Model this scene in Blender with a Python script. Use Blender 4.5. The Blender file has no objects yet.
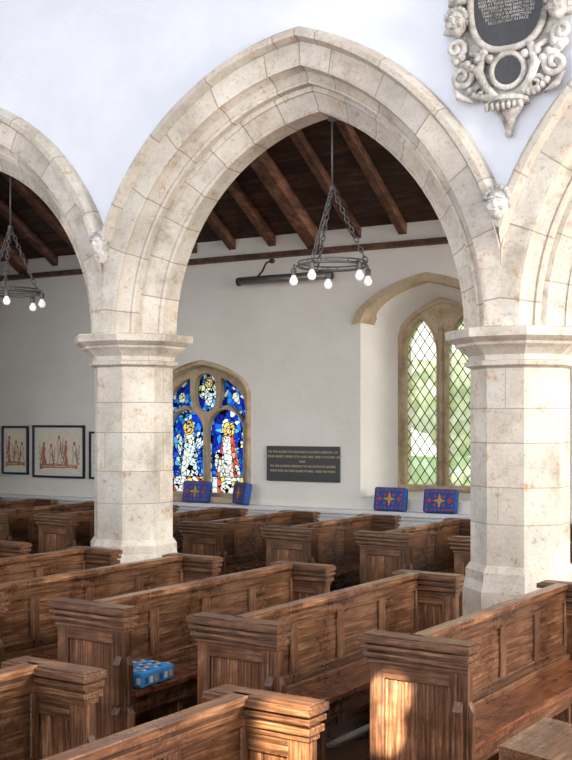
import bpy, math, random
import numpy as np
from mathutils import Vector, Matrix
random.seed(7); np.random.seed(7)
scene=bpy.context.scene
COL=scene.collection
try:
    scene.view_settings.view_transform='Standard'
except Exception: pass

# ---------------------------------------------------------------- materials
def mat(name):
    m=bpy.data.materials.new(name); m.use_nodes=True
    nt=m.node_tree; b=nt.nodes['Principled BSDF']
    return m,nt,b
def link(nt,a,b): nt.links.new(a,b)
def noise(nt,scale,detail=6,vec=None,rough=.6):
    n=nt.nodes.new('ShaderNodeTexNoise'); n.inputs['Scale'].default_value=scale
    n.inputs['Detail'].default_value=detail; n.inputs['Roughness'].default_value=rough
    if vec is not None: link(nt,vec,n.inputs['Vector'])
    return n
def ramp(nt,fac,stops):
    r=nt.nodes.new('ShaderNodeValToRGB')
    els=r.color_ramp.elements
    while len(els)<len(stops): els.new(.5)
    for e,(p,c) in zip(els,stops):
        e.position=p; e.color=(c[0],c[1],c[2],1)
    link(nt,fac,r.inputs['Fac']); return r
def objvec(nt,scale=(1,1,1)):
    t=nt.nodes.new('ShaderNodeTexCoord'); mp=nt.nodes.new('ShaderNodeMapping')
    mp.inputs['Scale'].default_value=scale
    link(nt,t.outputs['Object'],mp.inputs['Vector']); return mp.outputs['Vector']
def mul(nt,a,b,fac=1):
    m=nt.nodes.new('ShaderNodeMix'); m.data_type='RGBA'; m.blend_type='MULTIPLY'
    m.inputs[0].default_value=fac; link(nt,a,m.inputs[6]); link(nt,b,m.inputs[7]); return m.outputs[2]
def bump(nt,b,h,strength,dist=.01):
    n=nt.nodes.new('ShaderNodeBump'); n.inputs['Strength'].default_value=strength
    n.inputs['Distance'].default_value=dist
    link(nt,h,n.inputs['Height']); link(nt,n.outputs['Normal'],b.inputs['Normal'])
def tone(nt):
    a=nt.nodes.new('ShaderNodeAttribute'); a.attribute_name='tone'; return a.outputs['Color']

def plaster(name,c1,c2):
    m,nt,b=mat(name); v=objvec(nt)
    n=noise(nt,.9,8,v,.65); r=ramp(nt,n.outputs['Fac'],[(.35,c2),(.62,c1)])
    link(nt,r.outputs['Color'],b.inputs['Base Color']); b.inputs['Roughness'].default_value=.9
    n2=noise(nt,14,6,v); bump(nt,b,n2.outputs['Fac'],.25,.02); return m
def stone(name,c1,c2,c3,usetone=True,bs=.4,stain=True):
    m,nt,b=mat(name); v=objvec(nt)
    n=noise(nt,2.8,12,v,.75); r=ramp(nt,n.outputs['Fac'],[(.36,c3),(.46,c2),(.58,c1)])
    n3=noise(nt,30,8,v,.75); r3=ramp(nt,n3.outputs['Fac'],[(.32,(.60,.55,.48)),(.45,(1,1,1))])
    c=mul(nt,r.outputs['Color'],r3.outputs['Color'])
    if stain:
        n4=noise(nt,8,8,v,.8); r4=ramp(nt,n4.outputs['Fac'],[(.57,(1,1,1)),(.64,(.82,.62,.44))]); c=mul(nt,c,r4.outputs['Color'])
        n5=noise(nt,1.3,5,v,.65); r5=ramp(nt,n5.outputs['Fac'],[(.38,(.82,.81,.80)),(.6,(1.05,1.04,1.02))]); c=mul(nt,c,r5.outputs['Color'])
    if usetone: c=mul(nt,c,tone(nt))
    link(nt,c,b.inputs['Base Color']); b.inputs['Roughness'].default_value=.88
    bump(nt,b,n3.outputs['Fac'],bs,.015); return m
def wood(name,scale,dark,mid,light,rough=.36,bs=.2):
    m,nt,b=mat(name); v=objvec(nt,scale)
    n=noise(nt,1,10,v,.66); r=ramp(nt,n.outputs['Fac'],[(.32,dark),(.5,mid),(.72,light)])
    v2=objvec(nt); n2=noise(nt,3.2,8,v2,.72); r2=ramp(nt,n2.outputs['Fac'],[(.36,(.48,.43,.40)),(.52,(.95,.93,.92)),(.64,(1.45,1.5,1.55))])
    n5=noise(nt,70,4,v2,.7); r5=ramp(nt,n5.outputs['Fac'],[(.30,(.7,.66,.62)),(.42,(1,1,1))])
    c=mul(nt,r.outputs['Color'],r2.outputs['Color']); c=mul(nt,c,r5.outputs['Color']); c=mul(nt,c,tone(nt))
    link(nt,c,b.inputs['Base Color'])
    rr=nt.nodes.new('ShaderNodeMapRange'); rr.inputs['To Min'].default_value=rough-.08; rr.inputs['To Max'].default_value=rough+.18
    link(nt,n2.outputs['Fac'],rr.inputs['Value']); link(nt,rr.outputs['Result'],b.inputs['Roughness'])
    bump(nt,b,n.outputs['Fac'],bs,.004); return m
def plain(name,c,rough=.5,metal=0,em=None,es=0,var=.2):
    m,nt,b=mat(name); n=noise(nt,30,4,objvec(nt)); 
    r=ramp(nt,n.outputs['Fac'],[(.35,tuple(x*(1-var) for x in c)),(.65,tuple(min(1,x*(1+var*.6)) for x in c))])
    link(nt,r.outputs['Color'],b.inputs['Base Color'])
    b.inputs['Roughness'].default_value=rough; b.inputs['Metallic'].default_value=metal
    if em: b.inputs['Emission Color'].default_value=(*em,1); b.inputs['Emission Strength'].default_value=es
    return m
M_pl=plaster('plaster_nave',(.79,.83,.90),(.71,.75,.82))
M_pl2=plaster('plaster_aisle',(.85,.82,.76),(.76,.73,.67))
M_st=stone('limestone',(.735,.695,.62),(.65,.605,.525),(.47,.425,.355))
M_jt=stone('mortar',(.40,.35,.28),(.36,.31,.25),(.30,.26,.21),False,.2,False)
M_st2=stone('window_stone',(.57,.45,.30),(.46,.35,.22),(.30,.23,.14),False,.4,False)
M_mon=stone('monument_stone',(.76,.74,.70),(.44,.42,.38),(.12,.11,.10),False,.5,False)
D,MI,L=(.024,.009,.004),(.122,.054,.025),(.31,.17,.092)
M_wv=wood('oak_vertical',(85,85,4),D,MI,L,.33)
M_wh=wood('oak_lengthwise',(85,3.5,85),D,MI,L,.24)
M_wx=wood('oak_cross',(4,85,85),D,MI,L,.33)
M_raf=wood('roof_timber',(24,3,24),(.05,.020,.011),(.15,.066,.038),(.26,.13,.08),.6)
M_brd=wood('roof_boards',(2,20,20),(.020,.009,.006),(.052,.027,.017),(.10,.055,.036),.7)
M_blk=plain('black_frame',(.03,.03,.032),.45,.2)
M_iron=plain('grey_iron',(.16,.155,.15),.5,.5)
M_slate=plain('slate',(.045,.047,.052),.35)
M_white=plain('white_paint',(.78,.79,.80),.6,var=.06)
M_gold=plain('gold_lettering',(.62,.52,.30),.5)
M_paper=plain('cream_paper',(.86,.80,.64),.7,var=.08)
M_red=plain('red_ink',(.55,.20,.11),.7)
M_bulb=plain('bulb_glass',(.85,.87,.9),.15,0,(1,.97,.92),.5)
M_grey=plain('heater_metal',(.26,.24,.21),.4,.6)
M_kb=plain('kneeler_blue',(.03,.09,.33),.95)
M_kr=plain('kneeler_red',(.50,.06,.03),.95)
M_kg=plain('kneeler_gold',(.65,.40,.08),.95)
M_kl=plain('kneeler_light_blue',(.06,.30,.66),.95)
M_kw=plain('kneeler_white',(.75,.75,.7),.95)

def floor_mat():
    m,nt,b=mat('floor_tiles'); v=objvec(nt)
    br=nt.nodes.new('ShaderNodeTexBrick'); br.inputs['Scale'].default_value=1.0
    br.inputs['Brick Width'].default_value=.3; br.inputs['Row Height'].default_value=.3; br.offset=0
    br.inputs['Mortar Size'].default_value=.006
    br.inputs['Color1'].default_value=(.34,.13,.06,1); br.inputs['Color2'].default_value=(.22,.085,.045,1); br.inputs['Mortar'].default_value=(.07,.05,.04,1)
    link(nt,v,br.inputs['Vector']); link(nt,br.outputs['Color'],b.inputs['Base Color']); b.inputs['Roughness'].default_value=.4
    return m
M_fl=floor_mat()

def leaf_mat():
    m,nt,b=mat('foliage'); n=noise(nt,5.5,8,objvec(nt),.78)
    r=ramp(nt,n.outputs['Fac'],[(.34,(.06,.11,.03)),(.45,(.34,.40,.14)),(.56,(.88,.90,.66))])
    link(nt,r.outputs['Color'],b.inputs['Base Color']); b.inputs['Roughness'].default_value=.8; return m
M_leaf=leaf_mat()
M_grass=plain('grass',(.12,.22,.05),.9)

def glass_lattice():
    m=bpy.data.materials.new('leaded_glass'); m.use_nodes=True; nt=m.node_tree; nt.nodes.clear()
    out=nt.nodes.new('ShaderNodeOutputMaterial')
    tc=nt.nodes.new('ShaderNodeTexCoord'); sp=nt.nodes.new('ShaderNodeSeparateXYZ'); link(nt,tc.outputs['Object'],sp.inputs[0])
    def M(op,a,b=None):
        n=nt.nodes.new('ShaderNodeMath'); n.operation=op
        for i,q in enumerate((a,b)):
            if q is None: continue
            if isinstance(q,(int,float)): n.inputs[i].default_value=q
            else: link(nt,q,n.inputs[i])
        return n.outputs[0]
    u=M('DIVIDE',sp.outputs['X'],.115); w=M('DIVIDE',sp.outputs['Z'],.165)
    a=M('FRACT',M('ADD',M('ADD',u,w),100)); c=M('FRACT',M('ADD',M('SUBTRACT',u,w),100))
    l=M('MAXIMUM',M('LESS_THAN',a,.12),M('LESS_THAN',c,.12))
    fa=M('FLOOR',M('ADD',M('ADD',u,w),100)); fc=M('FLOOR',M('ADD',M('SUBTRACT',u,w),100))
    cb=nt.nodes.new('ShaderNodeCombineXYZ'); link(nt,fa,cb.inputs[0]); link(nt,fc,cb.inputs[1])
    wn=nt.nodes.new('ShaderNodeTexWhiteNoise'); link(nt,cb.outputs[0],wn.inputs['Vector'])
    r=ramp(nt,wn.outputs['Value'],[(0,(.58,.63,.40)),(.5,(.78,.80,.60)),(1,(.93,.93,.86))])
    tr=nt.nodes.new('ShaderNodeBsdfTransparent'); link(nt,r.outputs['Color'],tr.inputs['Color'])
    tl=nt.nodes.new('ShaderNodeBsdfTranslucent'); link(nt,r.outputs['Color'],tl.inputs['Color'])
    m1=nt.nodes.new('ShaderNodeMixShader'); m1.inputs[0].default_value=.35; link(nt,tr.outputs[0],m1.inputs[1]); link(nt,tl.outputs[0],m1.inputs[2])
    df=nt.nodes.new('ShaderNodeBsdfDiffuse'); df.inputs['Color'].default_value=(.04,.04,.04,1)
    m2=nt.nodes.new('ShaderNodeMixShader'); link(nt,l,m2.inputs[0]); link(nt,m1.outputs[0],m2.inputs[1]); link(nt,df.outputs[0],m2.inputs[2])
    link(nt,m2.outputs[0],out.inputs['Surface']); return m
M_gl=glass_lattice()
def glass_stained():
    m=bpy.data.materials.new('stained_glass'); m.use_nodes=True; nt=m.node_tree; nt.nodes.clear()
    out=nt.nodes.new('ShaderNodeOutputMaterial'); t=tone(nt)
    tr=nt.nodes.new('ShaderNodeBsdfTransparent'); link(nt,t,tr.inputs['Color'])
    tl=nt.nodes.new('ShaderNodeBsdfTranslucent'); link(nt,t,tl.inputs['Color'])
    m1=nt.nodes.new('ShaderNodeMixShader'); m1.inputs[0].default_value=.85; link(nt,tr.outputs[0],m1.inputs[1]); link(nt,tl.outputs[0],m1.inputs[2])
    link(nt,m1.outputs[0],out.inputs['Surface']); return m
M_sg=glass_stained()

# ---------------------------------------------------------------- mesh builder
class MB:
    def __init__(s): s.v=[];s.f=[];s.m=[];s.t=[];s.sm=[]
    def quadf(s,idx,m=0,t=(1,1,1),sm=False):
        s.f.append(tuple(idx)); s.m.append(m); s.t.append(t); s.sm.append(sm)
    def box(s,x0,x1,y0,y1,z0,z1,m=0,t=None,ztop=None):
        if t is None: k=random.uniform(.72,1.3); t=(k,k,k)
        o=len(s.v)
        s.v+=[(x0,y0,z0),(x1,y0,z0),(x1,y1,z0),(x0,y1,z0),(x0,y0,z1),(x1,y0,z1),(x1,y1,z1),(x0,y1,z1)]
        if ztop: # z offsets per top vertex
            for i,d in enumerate(ztop):
                a=s.v[o+4+i]; s.v[o+4+i]=(a[0],a[1],a[2]+d)
        for q in ((0,3,2,1),(4,5,6,7),(0,1,5,4),(1,2,6,5),(2,3,7,6),(3,0,4,7)):
            s.quadf([o+i for i in q],m,t)
    def ell(s,c,r,m=0,seg=12,rg=8,t=(1,1,1)):
        o=len(s.v)
        for i in range(rg+1):
            ph=math.pi*i/rg
            for j in range(seg):
                th=2*math.pi*j/seg
                s.v.append((c[0]+r[0]*math.sin(ph)*math.cos(th),c[1]+r[1]*math.sin(ph)*math.sin(th),c[2]+r[2]*math.cos(ph)))
        for i in range(rg):
            for j in range(seg):
                a=o+i*seg+j;b=o+i*seg+(j+1)%seg
                s.quadf((a,a+seg,b+seg,b),m,t,True)
    def tube(s,pts,r,m=0,n=8,closed=False,t=(1,1,1)):
        P=[Vector(p) for p in pts]; N=len(P); o=len(s.v)
        for i,p in enumerate(P):
            if closed: d=P[(i+1)%N]-P[i-1]
            else: d=P[min(i+1,N-1)]-P[max(i-1,0)]
            d.normalize()
            up=Vector((0,1,0)) if abs(d.y)<.8 else Vector((0,0,1))
            a=d.cross(up).normalized(); b=d.cross(a)
            rr=r[i] if isinstance(r,(list,tuple)) else r
            for k in range(n):
                q=p+(a*math.cos(2*math.pi*k/n)+b*math.sin(2*math.pi*k/n))*rr
                s.v.append(tuple(q))
        for i in range(N if closed else N-1):
            for k in range(n):
                a=o+i*n+k;b=o+i*n+(k+1)%n;i2=(i+1)%N
                s.quadf((a,b,o+i2*n+(k+1)%n,o+i2*n+k),m,t,True)
        if not closed:
            s.quadf([o+k for k in range(n)],m,t); s.quadf([o+(N-1)*n+k for k in range(n)][::-1],m,t)
    def prism(s,pts,y0,y1,m=0,t=(1,1,1)):  # pts (x,z)
        o=len(s.v);n=len(pts)
        s.v+=[(p[0],y0,p[1]) for p in pts]+[(p[0],y1,p[1]) for p in pts]
        s.quadf(list(range(o,o+n)),m,t); s.quadf(list(range(o+2*n-1,o+n-1,-1)),m,t)
        for i in range(n):
            j=(i+1)%n; s.quadf((o+i,o+n+i,o+n+j,o+j),m,t)
    def lathe(s,prof,cx,cy,n=8,m=0,rot=22.5,t=(1,1,1),smooth=False,apo=False):
        o=len(s.v); k=1/math.cos(math.pi/n) if apo else 1
        for (r,z) in prof:
            for j in range(n):
                a=math.radians(rot)+2*math.pi*j/n
                s.v.append((cx+r*k*math.cos(a),cy+r*k*math.sin(a),z))
        for i in range(len(prof)-1):
            for j in range(n):
                a=o+i*n+j;b=o+i*n+(j+1)%n
                s.quadf((a,b,b+n,a+n),m,t,smooth)
        s.quadf([o+j for j in range(n)][::-1],m,t); s.quadf([o+(len(prof)-1)*n+j for j in range(n)],m,t)
    def mesh(s,name,mats):
        me=bpy.data.meshes.new(name); me.from_pydata(s.v,[],s.f)
        for m in mats: me.materials.append(m)
        me.polygons.foreach_set('material_index',s.m)
        me.polygons.foreach_set('use_smooth',s.sm)
        ca=me.color_attributes.new('tone','FLOAT_COLOR','CORNER')
        arr=[]
        for f,t in zip(s.f,s.t): arr+=[t[0],t[1],t[2],1.0]*len(f)
        ca.data.foreach_set('color',arr)
        me.update(); return me
def fixn(me):
    import bmesh
    bm=bmesh.new(); bm.from_mesh(me); bmesh.ops.recalc_face_normals(bm,faces=bm.faces); bm.to_mesh(me); bm.free()
def obj(name,data,parent=None,loc=(0,0,0),rot=None,bevel=0,seg=2,fix=True):
    if isinstance(data,tuple): me=data[0].mesh(name,data[1])
    else: me=data; fix=False
    if fix: fixn(me)
    o=bpy.data.objects.new(name,me); COL.objects.link(o); o.location=loc
    if rot: o.rotation_euler=rot
    if parent: o.parent=parent
    if bevel:
        b=o.modifiers.new('b','BEVEL'); b.width=bevel; b.segments=seg; b.limit_method='ANGLE'; b.angle_limit=math.radians(40); b.harden_normals=False
    return o
def empty(name,loc=(0,0,0)):
    o=bpy.data.objects.new(name,None); COL.objects.link(o); o.location=loc; o.empty_display_size=.1; return o
def boolcut(target,cutters):
    for c in cutters:
        md=target.modifiers.new('x','BOOLEAN'); md.operation='DIFFERENCE'; md.object=c; md.solver='EXACT'
    bpy.context.view_layer.update()
    dg=bpy.context.evaluated_depsgraph_get()
    me=bpy.data.meshes.new_from_object(target.evaluated_get(dg),preserve_all_data_layers=True,depsgraph=dg)
    target.modifiers.clear(); target.data=me
    for c in cutters: bpy.data.objects.remove(c,do_unlink=True)

# ---------------------------------------------------------------- arcade
YA=8.0; WF=.38
PX=[-9.78,-6.17,-2.58,1.05]; PZ=[2.68,2.65,2.56,2.56]
APZ=[4.37,4.39,4.38]; APX=[-7.93,-4.21,-.77]
def pier(cx,zt):
    mb=MB()
    k8=1/math.cos(math.pi/8)
    def course(a0,z0,a1,z1,split=False,j=.004):
        for q_ in range(8):
            A0=math.radians(22.5+45*q_);A1=math.radians(67.5+45*q_)
            def P(A,B,f,r,z):
                x=r*k8*(math.cos(A)*(1-f)+math.cos(B)*f); y=r*k8*(math.sin(A)*(1-f)+math.sin(B)*f); return (x,y,z)
            fs=[0,1]
            if split and (random.random()<.35):
                f=random.choice([.3,.5,.7]); fs=[0,f-.010,f+.010,1]
            for a in range(len(fs)-1):
                isj=(len(fs)==4 and a==1)
                q=random.uniform(.85,1.07); w=random.uniform(-.025,.025)
                o=len(mb.v)
                mb.v+=[P(A0,A1,fs[a],a0,z0),P(A0,A1,fs[a+1],a0,z0),P(A0,A1,fs[a+1],a1,z1),P(A0,A1,fs[a],a1,z1)]
                mb.quadf((o,o+1,o+2,o+3),1 if isj else 0,(q+w,q,q-w))
    def ring(a,z0,z1): mb.lathe([(a,z0),(a,z1)],0,0,8,1,apo=True)
    S=.335
    course(.43,0,.43,.35); course(.43,.35,.39,.40); course(.39,.40,.39,.66); course(.39,.66,.37,.73); course(.37,.73,.37,.80,True); course(.37,.80,S,.85)
    z=.85; top=zt-.28
    hs=[.34,.30,.36,.28,.33]; s=sum(hs); hs=[h*(top-z)/s for h in hs]
    for h in hs:
        course(S,z,S,z+h-.008,True); ring(S-.002,z+h-.010,z+h+.001); z+=h
    cap=[(S,-.28),(.375,-.265),(.38,-.235),(.35,-.225),(.355,-.19),(.405,-.145),(.44,-.12),(.445,-.10),(.46,-.095),(.505,-.065),(.51,-.01),(.495,0)]
    for (a0,z0),(a1,z1) in zip(cap[:-1],cap[1:]): course(a0,zt+z0,a1,zt+z1)
    mb.lathe([(.49,zt-.02),(.49,zt)],0,0,8,0,apo=True)
    return obj('stone_pier',(mb,[M_st,M_jt]),loc=(cx,YA,0),fix=False)
for x,z in zip(PX,PZ): pier(x,z)

OFF=.40
def archfun(i):
    xl,xr=PX[i],PX[i+1]; zl,zr=PZ[i],PZ[i+1]; ax=APX[i]; az=APZ[i]
    def half(xs,zs,a):
        r=az-zs; R=(a*a+r*r)/(2*a); return R,a,zs
    Lh=half(xl+OFF,zl,ax-xl-OFF); Rh=half(xr-OFF,zr,xr-OFF-ax)
    def apexz(h,r): R,a,zs=h; return zs+math.sqrt((R+r)**2-(R-a)**2)
    def pt(t,r):
        zap=(apexz(Lh,r)+apexz(Rh,r))/2
        left=t<=1; h=Lh if left else Rh; R,a,zs=h
        u=t if left else 2-t
        pm=math.acos(max(-1,min(1,(R-a)/(R+r)))); ph=pm*u
        z=zs+(R+r)*math.sin(ph)*(zap-zs)/(apexz(h,r)-zs)
        if left: x0=xl+OFF+R-(R+r)*math.cos(ph); x=max(xl,x0)
        else: x0=xr-OFF-R+(R+r)*math.cos(ph); x=min(xr,x0)
        return x,z,abs(x-x0)>1e-6
    return pt
inner=[(.175,-.22),(.135,-.22),(.13,-.20),(.03,-.115),(.022,-.125),(0,-.105),(0,.105),(.022,.125),(.03,.115),(.13,.20),(.135,.22),(.175,.22)]
outF=[(.175,-.215),(.175,-.29),(.195,-.30),(.205,-.285),(.255,-.33),(.285,-.40),(.275,-.425),(.30,-.43),(.455,-.43),(.458,-.45),(.48,-.51),(.525,-.51),(.565,-.45),(.575,-.37)]
outB=[(r,-y) for r,y in outF][::-1]
def arch(i):
    pt=archfun(i); e=empty('pointed_arch')
    def sweep(prof,N,name,sub=4,shift=0):
        mb=MB()
        je=.0040
        bounds=[k/N+shift/N for k in range(N)]
        if bounds[0]>0.001: bounds=[0]+bounds
        allb=bounds+[1.0]+[2-b for b in bounds[::-1] if b>0]+[2.0]
        T=[];K=[]
        for k in range(len(allb)-1):
            a,b=allb[k],allb[k+1]
            if b-a<1e-6: continue
            q=random.uniform(.85,1.07); w=random.uniform(-.025,.025)
            for s_ in range(sub):
                T.append(a+(b-je-a)*s_/sub); K.append((0,(q+w,q,q-w)))
            T.append(b-je); K.append((1,(1,1,1)))
        T.append(2.0)
        n=len(prof)
        for t in T:
            for (r,y) in prof:
                x,z,cl=pt(t,r)
                if cl: y=max(-.43,min(.43,y))
                mb.v.append((x,YA+y,z))
        for a in range(len(T)-1):
            m_,tn=K[a]
            for j in range(n-1):
                mb.quadf((a*n+j,a*n+j+1,(a+1)*n+j+1,(a+1)*n+j),m_,tn)
        obj(name,(mb,[M_st,M_jt]),e,fix=False)
    sweep(inner,8,'inner_order',4,0); sweep(outF[:9],6,'outer_order_front',5,.4); sweep(outF[8:],5,'hood_mould_front',6,.7)
    sweep(outB[5:],6,'outer_order_back',5,.4); sweep(outB[:6],5,'hood_mould_back',6,.7)
    return pt
pts=[arch(i) for i in range(3)]
ZT=8.0
mb=MB()
for y in (YA-WF,YA+WF):
    for i in range(3):
        T=[k/40 for k in range(81)]
        P=[pts[i](t,.54) for t in T]
        for a,b in zip(P[:-1],P[1:]):
            if abs(a[0]-b[0])<1e-5: continue
            o=len(mb.v); mb.v+=[(a[0],y,a[1]),(b[0],y,b[1]),(b[0],y,ZT),(a[0],y,ZT)]
            mb.quadf((o,o+1,o+2,o+3))
mb.box(-13,-9.78,YA-WF,YA+WF,2.72,ZT,0); mb.box(1.05,6,YA-WF,YA+WF,2.6,ZT,0)
mb.box(-13,-10.2,YA-WF,YA+WF,0,2.72,0); mb.box(1.5,6,YA-WF,YA+WF,0,2.6,0)
obj('wall_arcade',(mb,[M_pl]),fix=False)

# ---------------------------------------------------------------- shell
mb=MB(); mb.box(-13.4,6.4,-6,12.3,-.2,0); obj('floor',(mb,[M_fl]))
YB=11.3
mb=MB(); mb.box(-13.2,6.2,YB,YB+.75,0,4.15); wallb=obj('wall_back',(mb,[M_pl2,M_st2]))
mb=MB(); mb.box(-13.4,-13,-6,12.05,0,8.2); obj('wall_left',(mb,[M_pl2]))
mb=MB(); mb.box(6,6.4,-6,12.05,0,8.2); obj('wall_right',(mb,[M_pl2]))
mb=MB(); mb.box(-13.4,6.4,-6,YA+.4,8.0,8.2); obj('ceiling',(mb,[M_pl]))

def head(cx,a,z0,zs,rise,n=16,pt_=.3):
    P=[(cx-a,z0)]
    for k in range(2*n+1):
        t=-1+k/n; P.append((cx+a*t,zs+rise*((1-pt_)*math.sqrt(max(0,1-t*t))+pt_*(1-abs(t)))))
    P.append((cx+a,z0)); return P
def lancet(cx,a,z0,zs,rise,n=10):
    R=(a*a+rise*rise)/(2*a); pm=math.acos((R-a)/R)
    Lp=[(cx-a+R-R*math.cos(pm*k/n),zs+R*math.sin(pm*k/n)) for k in range(n+1)]
    Rp=[(2*cx-x,z) for x,z in Lp[::-1]][1:]
    return [(cx-a,z0)]+Lp+Rp+[(cx+a,z0)]
def splay(A,B,y0,y1,mat_):
    mb=MB(); n=len(A)
    mb.v+=[(x,y0,z) for x,z in A]+[(x,y1,z) for x,z in B]
    mb.quadf(list(range(n))); mb.quadf(list(range(2*n-1,n-1,-1)))
    for i in range(n):
        j=(i+1)%n; mb.quadf((i,n+i,n+j,j))
    return obj('c',(mb,[mat_]))
W2=-4.70
def lerp(A,B,t): return [(a[0]+(b[0]-a[0])*t,a[1]+(b[1]-a[1])*t) for a,b in zip(A,B)]
A2=head(W2,.80,1.02,3.02,.42); B2=head(W2,.50,1.12,2.85,.42)
c1=splay(lerp(A2,B2,-.02/.5),B2,YB-.02,YB+.5,M_pl2)
c2=splay(B2,B2,YB+.49,YB+.9,M_st2)
W1=-7.68
A1=head(W1,.66,.95,2.22,.36); c3=splay(A1,A1,YB-.05,YB+.9,M_pl2)
boolcut(wallb,[c1,c2,c3])

# lancet window
e=empty('window_1')
mb=MB(); mb.prism(head(W2,.54,1.08,2.86,.42),YB+.44,YB+.60,0); tr=obj('tracery',(mb,[M_st2]),e)
cs=[]
for dx in (-.255,.255):
    m=MB(); m.prism(lancet(W2+dx,.195,1.16,2.64,.42),YB+.3,YB+.8,0); cs.append(obj('c',(m,[M_st2])))
boolcut(tr,cs)
mb=MB()
for dx in (-.255,.255):
    P=lancet(W2+dx,.21,1.16,2.64,.44); mb.tube([(x,YB+.44,z) for x,z in P],.016,0,8)
mb.tube([(W2,YB+.43,1.12),(W2,YB+.43,2.95)],.03,0,8)
mb.tube([(x,YB+.44,z) for x,z in head(W2,.49,1.12,2.84,.40)],.02,0,8)
mb.box(W2-.5,W2+.5,YB+.36,YB+.52,1.10,1.155,0)
obj('mouldings',(mb,[M_st2]),e)
mb=MB(); mb.v+=[(W2-.48,YB+.53,1.1),(W2+.48,YB+.53,1.1),(W2+.48,YB+.53,3.2),(W2-.48,YB+.53,3.2)]; mb.quadf((0,1,2,3)); obj('leaded_glass',(mb,[M_gl]),e)
mb=MB()
Ao=head(W2,.90,2.95,2.98,.54)[1:-1]; Ai=head(W2,.795,2.95,3.0,.425)[1:-1]
for (a,b) in zip(Ao,Ai):
    mb.v+=[(a[0],YB+.002,a[1]),(a[0],YB-.03,a[1]),(b[0],YB-.03,b[1]),(b[0]*1.0+(W2-b[0])*.12,YB+.16,b[1]-.02)]
for k in range(len(Ao)-1):
    for j in range(3):
        mb.quadf((k*4+j,k*4+j+1,k*4+5+j,k*4+4+j),0,(1.25,1.2,1.1))
obj('recess_arch_dressing',(mb,[M_st2]),e)

# stained window
e=empty('window_2')
mb=MB(); mb.prism(head(W1,.67,.93,2.23,.365),YB+.10,YB+.26,0); tr=obj('tracery',(mb,[M_st2]),e)
cs=[]
def cut(P):
    m=MB(); m.prism(P,YB-.1,YB+.5,0); cs.append(obj('c',(m,[M_st2])))
for dx in (-.29,.29): cut(lancet(W1+dx,.262,1.0,1.76,.27))
cut([(W1+.18*math.sin(a)*(1+.12*math.cos(a*2)),2.24+.24*math.cos(a)) for a in [2*math.pi*i/28 for i in range(28)]])
for s_ in (-1,1):
    cut([(W1+s_*x,z) for x,z in [(.225,2.02),(.19,2.07),(.225,2.22),(.23,2.42),(.34,2.38),(.46,2.29),(.56,2.17),(.59,2.0),(.57,1.86),(.50,1.94),(.42,2.03),(.32,2.085),(.26,2.07)]])
boolcut(tr,cs)
mb=MB()
P=head(W1,.69,.95,2.23,.375); mb.tube([(x,YB-.005,z) for x,z in P],.035,0,8)
for dx in (-.29,.29): mb.tube([(x,YB+.10,z) for x,z in lancet(W1+dx,.272,1.0,1.76,.28)],.012,0,8)
mb.box(W1-.74,W1+.74,YB-.06,YB+.12,.90,.96,0)
obj('mouldings',(mb,[M_st2]),e)
gx0,gx1,gz0,gz1=W1-.62,W1+.62,1.0,2.62; d=.008
nx=int((gx1-gx0)/d);nz=int((gz1-gz0)/d)
X,Z=np.meshgrid(gx0+(np.arange(nx)+.5)*d,gz0+(np.arange(nz)+.5)*d)
NS=620
S=np.stack([np.random.uniform(gx0,gx1,NS),np.random.uniform(gz0,gz1,NS)],1)
D2=np.sqrt((X[...,None]-S[:,0])**2+(Z[...,None]-S[:,1])**2)
idx=np.argmin(D2,-1); ds=np.partition(D2,1,-1); edge=(ds[...,1]-ds[...,0])<.006
blues=[(.01,.04,.55),(.02,.12,.85),(.03,.25,.9),(.01,.02,.28),(.01,.06,.65),(.12,.50,.95)]
wh=[(.85,.9,.95),(.85,.9,1),(.9,.88,.75),(.7,.85,.95)]
def inell(u,h,cu,ch,ru,rh): return ((u-cu)/ru)**2+((h-ch)/rh)**2<1
def region(x,z):
    u=x-W1
    if z>2.02:
        if inell(u,z,0,2.37,.035,.045): return 1
        if inell(u,z,0,2.37,.06,.07): return 2
        if inell(u,z,0,2.20,.06,.13): return 3
        if inell(u,z,-.10,2.27,.05,.10) or inell(u,z,.10,2.27,.05,.10): return 4
        if inell(u,z,-.40,2.18,.05,.07) or inell(u,z,.40,2.18,.05,.07): return 4
        return 0
    s=-1 if u<0 else 1; du=u-s*.29; h=z-1.0
    if abs(du)>.238: return 9
    if h<.20: return 8
    if s<0:
        if inell(du,h,-.01,.80,.04,.055): return 1
        if inell(du,h,-.01,.81,.085,.09): return 2
        if abs(du)<.07+.12*(1-(h-.16)/.60) and .16<h<.76:
            return 3 if abs(du)<.055+.09*(1-(h-.16)/.6) else 5
        if inell(du,h,-.14,.58,.04,.13) or inell(du,h,.14,.64,.04,.12): return 3
        return 0
    if inell(du,h,.01,.78,.04,.055): return 1
    if inell(du,h,.01,.79,.09,.09): return 2
    if abs(du)<.075+.12*(1-(h-.16)/.58) and .16<h<.74:
        return 6 if abs(du+.02)<.045+.06*(1-(h-.16)/.58) else 7
    if inell(du,h,-.14,.40,.06,.14): return 3
    return 0
seedR=np.random.rand(NS,2)
rc={1:[(.9,.62,.42)],2:[(.95,.72,.12),(.9,.5,.08)],3:wh+[(.92,.95,1)],4:[(.9,.8,.5),(.8,.9,1)],5:[(.02,.07,.6),(.2,.5,.9),(.8,.88,.95)],
    6:[(.9,.9,.92),(.9,.72,.66)],7:[(.70,.05,.03),(.75,.12,.08),(.88,.9,.95),(.85,.45,.35)],8:[(.85,.9,.95),(.9,.75,.2),(.8,.9,1),(.7,.12,.05),(.9,.9,.88)],9:[(.6,.75,.95),(.02,.08,.6),(.85,.85,.7)]}
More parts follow.
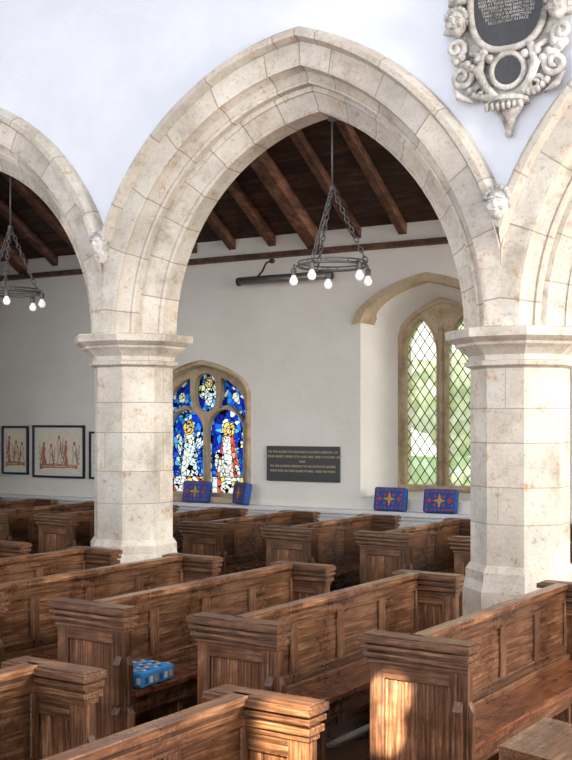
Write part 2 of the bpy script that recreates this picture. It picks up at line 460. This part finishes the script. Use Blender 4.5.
def pickc(reg,k):
    r=seedR[k,0]; q=seedR[k,1]
    if reg==0:
        return wh[int(q*3.99)] if r<.16 else blues[int(q*5.99)]
    L_=rc[reg]; return L_[int(q*len(L_)*.999)]
REG=np.array([[region(X[j,i],Z[j,i]) for i in range(nx)] for j in range(nz)])
mb=MB()
for j in range(nz+1):
    for i in range(nx+1): mb.v.append((gx0+i*d,YB+.18,gz0+j*d))
for j in range(nz):
    for i in range(nx):
        a=j*(nx+1)+i
        r=REG[j,i]
        ed=edge[j,i] or (i+1<nx and REG[j,i+1]!=r) or (j+1<nz and REG[j+1,i]!=r)
        c=pickc(r,idx[j,i])
        t=(.004,.004,.006) if ed else (c[0]*.9,c[1]*.9,c[2]*.9)
        mb.quadf((a,a+1,a+nx+2,a+nx+1),0,t)
obj('stained_glass_panes',(mb,[M_sg]),e,fix=False)

# ledge and dado along back wall
mb=MB(); mb.box(-12.99,5.99,YB-.16,YB-.002,.84,.89,0,(1,1,1)); mb.box(-12.99,5.99,YB-.13,YB-.002,.80,.84,0,(1,1,1)); mb.box(-12.99,5.99,YB-.11,YB-.002,0,.80,0,(1,1,1))
obj('trim_1',(mb,[M_white]),bevel=.006)
mb=MB(); mb.box(-12.99,5.99,YB-.12,YB-.002,3.81,3.87,0,(.7,.7,.7)); obj('trim_2',(mb,[M_raf]),bevel=.01)

# aisle roof
RZ0,RZ1=3.90,5.62; RY0,RY1=YB+.1,YA+WF
sl=(RZ1-RZ0)/(RY1-RY0)
mb=MB()
# individual boards running along the aisle
nb=16
for k in range(nb):
    ya=RY0+(RY1-RY0)*k/nb; yb=RY0+(RY1-RY0)*(k+1)/nb+.004
    za=RZ0+.12+sl*(ya-RY0); zb=RZ0+.12+sl*(yb-RY0)
    q=random.uniform(.65,1.4); o=len(mb.v)
    mb.v+=[(-13,ya,za),(6,ya,za),(6,yb,zb+.008),(-13,yb,zb+.008),(-13,ya,za+.06),(6,ya,za+.06),(6,yb,zb+.06),(-13,yb,zb+.06)]
    for f in ((0,1,2,3),(4,7,6,5),(0,4,5,1),(2,6,7,3),(1,5,6,2),(0,3,7,4)): mb.quadf([o+i for i in f],0,(q,q,q))
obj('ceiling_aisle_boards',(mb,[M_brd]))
mb=MB()
x=-12.82;k=0
def slope_beam(mb,x0,x1,lo,hi,y0,y1,t):
    o=len(mb.v)
    def z(y): return RZ0+sl*(y-RY0)
    for (yy) in (y0,y1):
        for (xx,dz) in ((x0,lo),(x1,lo),(x1,hi),(x0,hi)): mb.v.append((xx,yy,z(yy)+dz))
    for q in ((0,1,2,3),(7,6,5,4),(0,4,5,1),(1,5,6,2),(2,6,7,3),(3,7,4,0)): mb.quadf([o+i for i in q],0,t)
while x<5.8:
    w=.05 if k%4 else .085; dp=0 if k%4 else -.07
    q=random.uniform(.75,1.3)
    slope_beam(mb,x-w,x+w,.0+dp,.12,RY0-.02,RY1+.002,(q,q,q)); x+=.56;k+=1
obj('roof_rafters',(mb,[M_raf]),bevel=.008)

# ---------------------------------------------------------------- carved head
def face(mb,c,s,m=0):
    x,y,z=c
    mb.ell((x,y,z),(.40*s,.34*s,.52*s),m,16,12)
    mb.ell((x,y-.02*s,z-.36*s),(.22*s,.30*s,.18*s),m)
    mb.ell((x,y-.36*s,z-.03*s),(.07*s,.13*s,.15*s),m)
    for k in (-1,1):
        mb.ell((x+k*.16*s,y-.30*s,z+.07*s),(.075*s,.06*s,.05*s),m)
        mb.tube([(x+k*.05*s,y-.34*s,z+.16*s),(x+k*.16*s,y-.35*s,z+.19*s),(x+k*.28*s,y-.25*s,z+.13*s)],.035*s,m,6)
        mb.ell((x+k*.2*s,y-.25*s,z-.14*s),(.12*s,.08*s,.12*s),m)
        mb.ell((x+k*.41*s,y,z-.02*s),(.07*s,.1*s,.14*s),m)
    mb.ell((x,y-.31*s,z-.25*s),(.13*s,.06*s,.035*s),m); mb.ell((x,y-.29*s,z-.31*s),(.10*s,.06*s,.03*s),m)
    for k in range(9):
        a=math.pi*k/8
        mb.ell((x+.40*s*math.cos(a),y-.08*s,z+.22*s+.32*s*math.sin(a)),(.12*s,.14*s,.12*s),m,8,6)
for xx,zz,sc in ((PX[1],3.42,.17),(PX[2],3.42,.21),(PX[0],3.46,.17),(PX[3],3.42,.2)):
    mb=MB(); face(mb,(0,0,0),sc); mb.lathe([(.03,-.16),(.06,-.10),(.07,-.06)],0,.03,8); mb.ell((0,.04,.02),(.09,.07,.11))
    obj('carved_head_corbel',(mb,[M_mon]),loc=(xx,YA-WF-.11,zz))

# ---------------------------------------------------------------- monument
e=empty('wall_monument',(-2.52,YA-WF,.0))
mb=MB()
def sym(P): return P+[(-x,z) for x,z in P[::-1] if abs(x)>1e-6]
outl=sym([(0,4.14),(.10,4.16),(.16,4.24),(.30,4.24),(.37,4.34),(.33,4.44),(.40,4.52),(.38,4.64),(.44,4.74),(.42,4.88),(.45,5.02),(.40,5.16),(.34,5.30),(.20,5.36),(.12,5.48),(0,5.52)])
mb.prism([(x*.93,z) for x,z in outl],-.05,0,0)
def spiral(cx,cz,r,turn,s,dirn=1,n=26,th=.028):
    P=[];Rr=[]
    for k in range(n):
        a=s+dirn*turn*2*math.pi*k/n; rr=r*(1-.85*k/n); P.append((cx+rr*math.cos(a),-.075-.03*k/n,cz+rr*math.sin(a))); Rr.append(th*(1-.4*k/n))
    mb.tube(P,Rr,0,8)
for k in (-1,1):
    spiral(k*.34,4.36,.09,1.6,math.pi/2,k); spiral(k*.385,4.57,.07,1.5,-math.pi/2,-k); spiral(k*.41,5.08,.07,1.5,math.pi/2,k)
    spiral(k*.20,4.24,.06,1.4,0,k,th=.02); spiral(k*.30,5.28,.09,1.5,-math.pi/2,k)
    mb.tube([(k*.06,-.08,4.16),(k*.16,-.10,4.26),(k*.21,-.10,4.38),(k*.17,-.09,4.48),(k*.28,-.08,4.52)],[.02,.03,.035,.025,.02],0,8)
    for j in range(7):
        mb.ell((k*(.335+.015*j),-.08,5.0-.05*j),(.085-.004*j,.04,.028),0,10,6)
    face(mb,(k*.365,-.12,4.74),.18)
    for j in range(7):
        a=j/6; mb.ell((k*(.13+.25*a),-.09,4.455+.05*math.sin(a*9)),(.033,.035,.033),0,8,6)
    for j in range(4): mb.ell((k*(.39-.03*j),-.07,4.50-.03*j),(.04,.03,.035),0,8,6)
    for j in range(5): mb.ell((k*.42,-.07,4.90+.035*j),(.03,.03,.025),0,8,6)
    for j in range(6):
        a=j/5; mb.ell((k*(.12+.16*a),-.08,4.20+.05*a-.03*math.sin(math.pi*a)),(.028,.035,.03),0,8,6)
    mb.tube([(k*.40,-.07,4.30),(k*.36,-.09,4.22),(k*.26,-.08,4.17)],[.01,.03,.012],0,8)
face(mb,(0,-.11,5.32),.2)
def oval(cx,cz,rx,rz,p=2,n=40): 
    return [(cx+rx*math.copysign(abs(math.cos(a))**(2/p),math.cos(a)),cz+rz*math.copysign(abs(math.sin(a))**(2/p),math.sin(a))) for a in [2*math.pi*i/n for i in range(n)]]
mb.tube([(x,-.085,z) for x,z in oval(0,4.87,.275,.36,2.6)],.026,0,8,True)
mb.tube([(x,-.085,z) for x,z in oval(0,4.36,.118,.12)],.020,0,8,True)
mb.lathe([(.10,4.11),(.15,4.13),(.145,4.16),(.10,4.17)],0,-.06,12,0)
mb.lathe([(.015,3.92),(.03,3.95),(.045,4.0),(.05,4.03),(.085,4.07),(.11,4.11)],0,-.05,12,0,smooth=True)
mb.ell((0,-.05,3.925),(.03,.03,.03))
for k in range(7): mb.ell((-.12+.04*k,-.17,4.09),(.02,.03,.03))
obj('carved_cartouche',(mb,[M_mon]),e)
mb=MB(); mb.prism(oval(0,4.87,.265,.35,2.6),-.075,-.03,0); mb.prism(oval(0,4.36,.108,.11),-.085,-.03,0)
obj('dark_tablets',(mb,[M_slate]),e)
def text(body,loc,size,parent,m,name,ext=.0015,align='CENTER'):
    cu=bpy.data.curves.new(name,'FONT'); cu.body=body; cu.size=size; cu.align_x=align; cu.extrude=ext; cu.space_line=.95
    cu.materials.append(m); o=bpy.data.objects.new(name,cu); COL.objects.link(o); o.location=loc; o.rotation_euler=(math.pi/2,0,0); o.parent=parent; return o
text("NEAR THIS PLACE LYE THE\nMORTAL REMAINS OF AN HONEST\nGENTLEMAN LATE OF THIS PARISH\nAND OF HIS DEARLY BELOVED WIFE\nDAUGHTER OF THE REVEREND THE\nRECTOR OF THIS PLACE WHO BOTH\nDEPARTED THIS LIFE IN THE YEAR\nOF OUR LORD MDCCXII IN SURE\nAND CERTAIN HOPE OF A JOYFUL\nRESURRECTION AGED LXIV YEARS\nAND ALSO THEIR CHILDREN WHO\nDIED IN THEIR INFANCY AND LYE\nINTERRED IN THE SAME VAULT\nTHIS STONE WAS ERECTED BY\nTHEIR ONLY SURVIVING SON\nIN DUTY AND AFFECTION\nREQUIESCANT IN PACE",(0,-.0765,5.13),.028,e,M_mon,'inscription')

# ---------------------------------------------------------------- pews
def pew_mesh(name,Ln):
    mb=MB()
    T=.055
    def end(x0,x1,y0,side,full=True):
        y1=y0+T; s=side
        mb.box(x0,x0+.07,y0,y1,0,.78,0); mb.box(x1-.09,x1,y0,y1,0,.78,0)
        mb.box(x0+.07,x1-.09,y0,y1,.70,.78,2); mb.box(x0+.07,x1-.09,y0,y1,0,.14,2)
        n=max(1,round((x1-x0-.16)/.16))
        w=(x1-x0-.16)/n
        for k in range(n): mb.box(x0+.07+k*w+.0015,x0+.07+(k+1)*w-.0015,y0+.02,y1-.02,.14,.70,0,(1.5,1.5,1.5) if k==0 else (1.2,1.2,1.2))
        for yy in (y0+.008,y1-.008):
            for (a,b,c,d_) in ((x0+.07,.14,x0+.07,.70),(x1-.09,.14,x1-.09,.70),(x0+.07,.70,x1-.09,.70),(x0+.07,.14,x1-.09,.14)):
                mb.tube([(a,yy,b),(c,yy,d_)],.007,0,6)
        for (z0,z1,g) in ((.765,.785,.010),(.79,.815,.026),(.815,.828,.008),(.83,.85,.034),(.85,.862,.014),(.862,.892,.042),(.892,.90,.024)):
            q=random.uniform(.85,1.3)
            mb.box(x0-g,x1+g*.6,y0-g,y1+g,z0,z1,2,(q,q,q))
        if full:
            for (z0,z1,dd) in ((0,.10,.060),(.10,.38,.042),(.38,.64,.024)):
                if s<0: mb.box(x1-.068,x1-.022,y0-dd,y0,z0,z1,0,None,(-.045,-.045,0,0))
                else: mb.box(x1-.068,x1-.022,y1,y1+dd,z0,z1,0,None,(0,0,-.045,-.045))
                mb.box(x1,x1+dd*.8,y0+.010,y1-.010,z0,z1,0,None,(0,-.045,-.045,0))
    end(0,.50,0,-1); end(.10,.50,Ln-T,1)
    xb=.22
    a,b=T,Ln-T
    mb.box(xb-.022,xb+.022,a,b,.79,.855,1); mb.box(xb-.04,xb+.035,a,b,.868,.90,1,(1.7,1.7,1.68)); mb.box(xb-.03,xb+.028,a,b,.850,.868,1,(.7,.7,.7))  # cap rail tone raised to paint in the bright sheen along its top
    mb.box(xb-.02,xb+.02,a,b,.45,.52,1); mb.box(xb-.02,xb+.02,a,b,.06,.14,1)
    n=max(2,round((b-a)/.46)); w=(b-a)/n
    for k in range(n+1):
        yc=a+k*w; y0=max(a,yc-.04); y1=min(b,yc+.04)
        mb.box(xb-.018,xb+.018,y0,y1,.52,.79,0); mb.box(xb-.018,xb+.018,y0,y1,.14,.45,0)
    for k in range(n):
        mb.box(xb-.006,xb+.006,a+k*w+.02,a+(k+1)*w-.02,.50,.82,1); mb.box(xb-.006,xb+.006,a+k*w+.02,a+(k+1)*w-.02,.12,.47,1)
        for xx in (xb+.012,xb-.012): mb.tube([(xx,a+k*w+.04,.52),(xx,a+(k+1)*w-.04,.52),(xx,a+(k+1)*w-.04,.79),(xx,a+k*w+.04,.79)],.006,1,6,True)
    mb.box(xb-.15,xb-.018,a,b,.70,.72,1); mb.box(xb-.15,xb-.135,a,b,.72,.745,1)
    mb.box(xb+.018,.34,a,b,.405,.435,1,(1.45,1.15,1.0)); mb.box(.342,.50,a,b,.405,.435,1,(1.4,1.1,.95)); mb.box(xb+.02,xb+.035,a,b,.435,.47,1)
    mb.box(.44,.458,a,b,.30,.405,1)
    for k in range(1,n,2): mb.box(xb+.02,.43,a+k*w-.02,a+k*w+.02,0,.405,0)
    mb.box(-.06,.56,-.02,Ln+.02,0,.03,1,(.7,.7,.7))
    me=mb.mesh(name,[M_wv,M_wh,M_wx]); fixn(me); return me
meshes_n=[pew_mesh('pew_nave',2.10) for _ in range(3)]; me_f=pew_mesh('pew_front',2.7); me_a=pew_mesh('pew_aisle',1.70)
RT=(0,0,-.065)
for i,X in enumerate((-2.25,-3.23,-4.17,-5.10,-6.03,-6.96,-7.88,-8.83,-9.78,-10.73)): obj('church_pew',meshes_n[i%3],loc=(X,4.72,0),rot=RT,bevel=.005)
for X in (-2.54,-3.55,-4.48,-5.42): obj('church_pew',me_f,loc=(X,.82,0),rot=RT,bevel=.005)
for X in (-2.55,-3.48,-4.38,-5.36,-6.32,-7.25,-8.2,-9.1,-10.05,-11.0): obj('church_pew',me_a,loc=(X,8.98,0),rot=RT,bevel=.005)

# prayer desk at the front
mb=MB()
for y in (0,.42): mb.box(0,.30,y,y+.045,0,.58,0,None); mb.box(-.015,.315,y-.015,y+.06,.58,.62,2)
mb.box(0,.03,.045,.42,.08,.60,1); mb.box(-.02,.32,-.02,.48,.62,.655,1,None,(0,-.04,-.04,0)); mb.box(-.02,.34,-.02,.48,0,.04,1)
obj('prayer_desk',(mb,[M_wv,M_wh,M_wx]),loc=(-1.38,4.10,0),rot=RT,bevel=.008)

# ---------------------------------------------------------------- kneelers
def kneeler(loc,rot=(0,0,0),w=.38,h=.26,t=.09):
    e=empty('kneeler_cushion',loc); e.rotation_euler=rot
    mb=MB(); mb.box(-w/2,w/2,-t/2,t/2,0,h,0,(1,1,1)); obj('cushion_body',(mb,[M_kb]),e,bevel=.022,seg=3)
    mb=MB(); y=-t/2-.002
    def dia(cx,cz,a,b,m): 
        mb.prism([(cx-a,cz),(cx,cz-b),(cx+a,cz),(cx,cz+b)],y-.002-m*.001,-t/2+.01,m)
    for sx in (-1,1):
        for k in range(5): dia(sx*(w/2-.045),.035+k*(h-.07)/4,.012,.015,0)
    for k in range(7): 
        dia(-w/2+.06+k*(w-.12)/6,.03,.014,.010,0); dia(-w/2+.06+k*(w-.12)/6,h-.03,.014,.010,0)
    dia(0,h/2,.022,.075,1); dia(0,h/2,.075,.022,1)
    for sx in (-1,1):
        for sz in (-1,1): dia(sx*.05,h/2+sz*.045,.018,.018,0)
        dia(sx*.115,h/2,.022,.032,0)
    obj('embroidery',(mb,[M_kr,M_kg,M_kb,M_kw]),e)
    return e
def wx(px,Y):
    u=(px-286)/1108; s=math.sin(math.radians(29.8)); c=math.cos(math.radians(29.8)); t=Y/(c+s*u); return t*(-s+c*u)
lean=math.radians(-10)
for px in (196,240,390,440): 
    kneeler((wx(px,YB-.11),YB-.11,.895),(lean,0,0 if px!=240 else math.radians(-35)),w=.38)
e=empty('kneeler_cushion',(-4.17+.37,4.98,.437))
mb=MB(); mb.box(-.11,.13,-.14,.16,0,.085,0,(1,1,1)); obj('cushion_body',(mb,[M_kl]),e,bevel=.015,seg=3)
mb=MB()
for i in range(6):
    for j in range(8):
        if (i*j+i)%3==2: continue
        x=-.095+i*.036;y=-.125+j*.036
        mb.box(x,x+.020,y,y+.020,.08,.087,(i+2*j)%3,(1,1,1))
for j in range(6): mb.box(.125,.132,-.12+j*.045,-.095+j*.045,.02,.055,j%3,(1,1,1))
for j in range(5): mb.box(-.09+j*.045,-.065+j*.045,-.142,-.135,.02,.055,j%3,(1,1,1))
obj('embroidery',(mb,[M_kb,M_kw,M_kg]),e)

# ---------------------------------------------------------------- pictures and plaque
def picture(x0,x1,z0,z1,seed):
    random.seed(seed)
    e=empty('framed_print',((x0+x1)/2,YB-.002,(z0+z1)/2)); w=(x1-x0)/2;h=(z1-z0)/2
    mb=MB(); f=.028
    mb.box(-w,w,-.03,0,-h,-h+f,0);mb.box(-w,w,-.03,0,h-f,h,0);mb.box(-w,-w+f,-.03,0,-h+f,h-f,0);mb.box(w-f,w,-.03,0,-h+f,h-f,0)
    obj('frame',(mb,[M_blk]),e)
    mb=MB(); mb.box(-w+f,w-f,-.012,-.002,-h+f,h-f,1); mb.box(-w+.06,w-.06,-.015,-.002,-h+.06,h-.06,0); obj('paper',(mb,[M_paper,M_white]),e)
    mb=MB(); n=max(3,int(w*13))
    W=w*.72
    for k in range(n):
        cx=-W+2*W*(k+.5)/n+random.uniform(-.02,.02); hh=h*random.uniform(.15,.6); bw=W/n*random.uniform(.5,.9); sd=random.choice((-1,1))
        mb.ell((cx,-.016,hh),(.020,.004,.026),0,10,6)
        P=[(cx-bw*.7,-h*.5),(cx-bw*.2,-h*.1),(cx-bw*.6,hh-.05),(cx,hh-.02),(cx+bw*.6,hh-.06),(cx+bw*.25,-h*.1),(cx+bw,-h*.5)]
        if k%3==0: mb.prism(P,-.017,-.014,0)
        mb.tube([(a,-.017,b) for a,b in P],.004,0,5,True)
        for q in range(4):
            mb.tube([(cx+sd*bw*.4,-.017,hh-.07-.02*q),(cx+sd*bw*1.3,-.017,hh-.10-.06*q),(cx+sd*bw*1.6,-.017,hh-.02-.08*q)],.004,q%2,5)
    for q in range(9): mb.tube([(-W,-.017,-h*.50-.008*q),(-W*.2,-.017,-h*.54+.03*math.sin(q)),(W,-.017,-h*.50-.006*q)],.0035,0,5)
    obj('drawing',(mb,[M_red,M_iron]),e)
picture(-10.96,-10.48,1.16,1.82,1); picture(-10.40,-9.50,1.13,1.83,2); picture(-9.42,-8.72,1.13,1.75,3)
random.seed(11)
e=empty('memorial_plaque',(-6.235,YB-.002,1.39))
mb=MB(); mb.box(-.485,.485,-.03,0,-.205,.205,0,(1,1,1)); obj('slab',(mb,[M_slate]),e,bevel=.006)
text("TO THE GLORY OF GOD AND IN LOVING MEMORY OF\nARTHUR WHITE  BORN 27TH AUG 1858  DIED 17TH MAY 1937\nAND\nTO THE LOVING MEMORY OF HIS DEVOTED SISTERS\nWHO REST IN THIS CHURCHYARD  AGED 90 YEARS",(0,-.032,.125),.037,e,M_gold,'lettering').data.space_line=1.5

# ---------------------------------------------------------------- heater
e=empty('wall_heater',(-6.41,YB-.16,3.54))
mb=MB(); mb.tube([(-.62,0,0),(.62,0,0)],.042,0,12); 
for x in (-.60,.60): mb.tube([(x,0,0),(x+.03*(1 if x>0 else -1),0,0)],.05,1,12)
mb.box(-.60,.60,-.02,.05,.035,.05,1)
for x in (-.4,.4): mb.box(x-.015,x+.015,.02,.158,.0,.03,1)
obj('heater_tube',(mb,[M_grey,M_blk]),e)
mb=MB(); mb.tube([(-.35,0,.05),(-.25,-.06,.10),(-.18,-.1,.18),(-.12,-.1,.2)],.012,0,6); mb.ell((-.10,-.1,.20),(.035,.035,.03)); obj('lamp_bracket',(mb,[M_blk]),e)

# ---------------------------------------------------------------- chandeliers
def chandelier(x,y,zr,zj,zt,rot):
    e=empty('ring_chandelier',(x,y,zr)); R=.28
    mb=MB()
    mb.tube([(R*math.cos(a),R*math.sin(a),0) for a in [2*math.pi*i/40 for i in range(40)]],.012,0,8,True)
    mb.tube([(R*math.cos(a),R*math.sin(a),.03) for a in [2*math.pi*i/40 for i in range(40)]],.007,0,6,True)
    for k in range(10):
        a=2*math.pi*k/10; mb.tube([(R*math.cos(a),R*math.sin(a),0),(R*math.cos(a),R*math.sin(a),.03)],.005,0,5)
    mb.tube([(0,0,zj-zr),(0,0,zt-zr)],.009,0,6); mb.ell((0,0,zj-zr),(.025,.025,.03)); mb.ell((0,0,zt-zr-.02),(.04,.04,.02))
    for k in range(3):
        a=rot+2*math.pi*k/3; p0=Vector((R*math.cos(a),R*math.sin(a),.03)); p1=Vector((0,0,zj-zr)); n=15
        dd=(p1-p0)/n; u=dd.normalized(); s1=u.cross(Vector((0,0,1))).normalized(); s2=u.cross(s1)
        for j in range(n):
            c=p0+dd*(j+.5); w=s1 if j%2 else s2
            L_=dd.length*.66
            mb.tube([c+u*L_*math.cos(q)+w*.016*math.sin(q) for q in [2*math.pi*i/10 for i in range(10)]],.006,0,5,True)
    obj('iron_ring_and_chains',(mb,[M_iron]),e)
    mb=MB(); mg=MB()
    for k in range(5):
        a=rot+.5+2*math.pi*k/5; cx,cy=(R+.045)*math.cos(a),(R+.045)*math.sin(a)
        mb.tube([(R*math.cos(a),R*math.sin(a),0),(cx,cy,.02),(cx,cy,-.01)],.009,0,6)
        mb.lathe([(.018,-.005),(.026,-.02),(.022,-.06),(.024,-.065)],cx,cy,10,0,smooth=True)
        mg.lathe([(.016,-.065),(.022,-.08),(.034,-.102),(.035,-.118),(.025,-.14),(.008,-.148)],cx,cy,14,0,smooth=True)
    obj('lamp_holders',(mb,[M_iron]),e); obj('bulbs',(mg,[M_bulb]),e)
chandelier(-4.18,8.06,3.16,3.80,4.385,.4)
chandelier(-7.72,8.06,3.14,3.78,4.35,1.1)

# ---------------------------------------------------------------- outside
mb=MB(); mb.box(-40,30,12.4,60,-.4,-.2,0,(1,1,1)); obj('lawn',(mb,[M_grass]))
mb=MB()
for k in range(34):
    x=random.uniform(-8.2,-1); z=random.uniform(.4,2.7); r=random.uniform(.28,.55)
    mb.ell((x,17+random.uniform(-.6,.6),z),(r,r*.8,r*.8),0,12,8)
for k in range(24):
    x=-8.2+k*.3; mb.ell((x,17,.25),(.4,.4,.45),0,12,8)
o=obj('garden_hedge',(mb,[M_leaf]))

# ---------------------------------------------------------------- lights
w=bpy.data.worlds.new('World'); scene.world=w; w.use_nodes=True
bg=w.node_tree.nodes['Background']; bg.inputs['Color'].default_value=(.88,.93,1,1); bg.inputs['Strength'].default_value=3.2
def area(name,loc,target,size,power,col,sy=None):
    l=bpy.data.lights.new(name,'AREA'); l.energy=power; l.size=size; l.color=col
    if sy: l.shape='RECTANGLE'; l.size_y=sy
    o=bpy.data.objects.new(name,l); COL.objects.link(o); o.location=loc
    d=Vector(target)-Vector(loc); o.rotation_euler=d.to_track_quat('-Z','Y').to_euler(); return o
area('east_window_light',(5.6,5.2,3.6),(-3,5.5,.8),2.2,900,(1,.95,.88),3.0)
area('aisle_fill_light',(5.6,9.8,2.6),(-6,10.2,2.2),1.4,440,(1,.95,.86),2.0)  # unseen fill lamp added to brighten the aisle, no window modelled here
def spot(name,loc,target,deg,power,col,blend=.25):
    l=bpy.data.lights.new(name,'SPOT'); l.energy=power; l.spot_size=math.radians(deg); l.spot_blend=blend; l.color=col; l.shadow_soft_size=.03
    o=bpy.data.objects.new(name,l); COL.objects.link(o); o.location=loc
    d=Vector(target)-Vector(loc); o.rotation_euler=d.to_track_quat('-Z','Y').to_euler(); return o
spot('sun_shaft_light',(.5,-5,6),(-2.14,4.70,.63),.7,60000,(1,.93,.80),.3)
spot('sun_shaft_light',(.5,-5,6),(-2.17,4.70,.46),.6,60000,(1,.93,.80),.3)
spot('sun_shaft_light',(1.5,-5,6.5),(-2.42,4.6,.0),1.6,40000,(1,.85,.6),.5)

# ---------------------------------------------------------------- camera
cam=bpy.data.cameras.new('camera'); cam.sensor_width=36; cam.lens=36*1108/760; cam.shift_y=40/760
co=bpy.data.objects.new('camera',cam); COL.objects.link(co); co.location=(0,0,1.9); co.rotation_euler=(math.pi/2,0,math.radians(29.8))
scene.camera=co
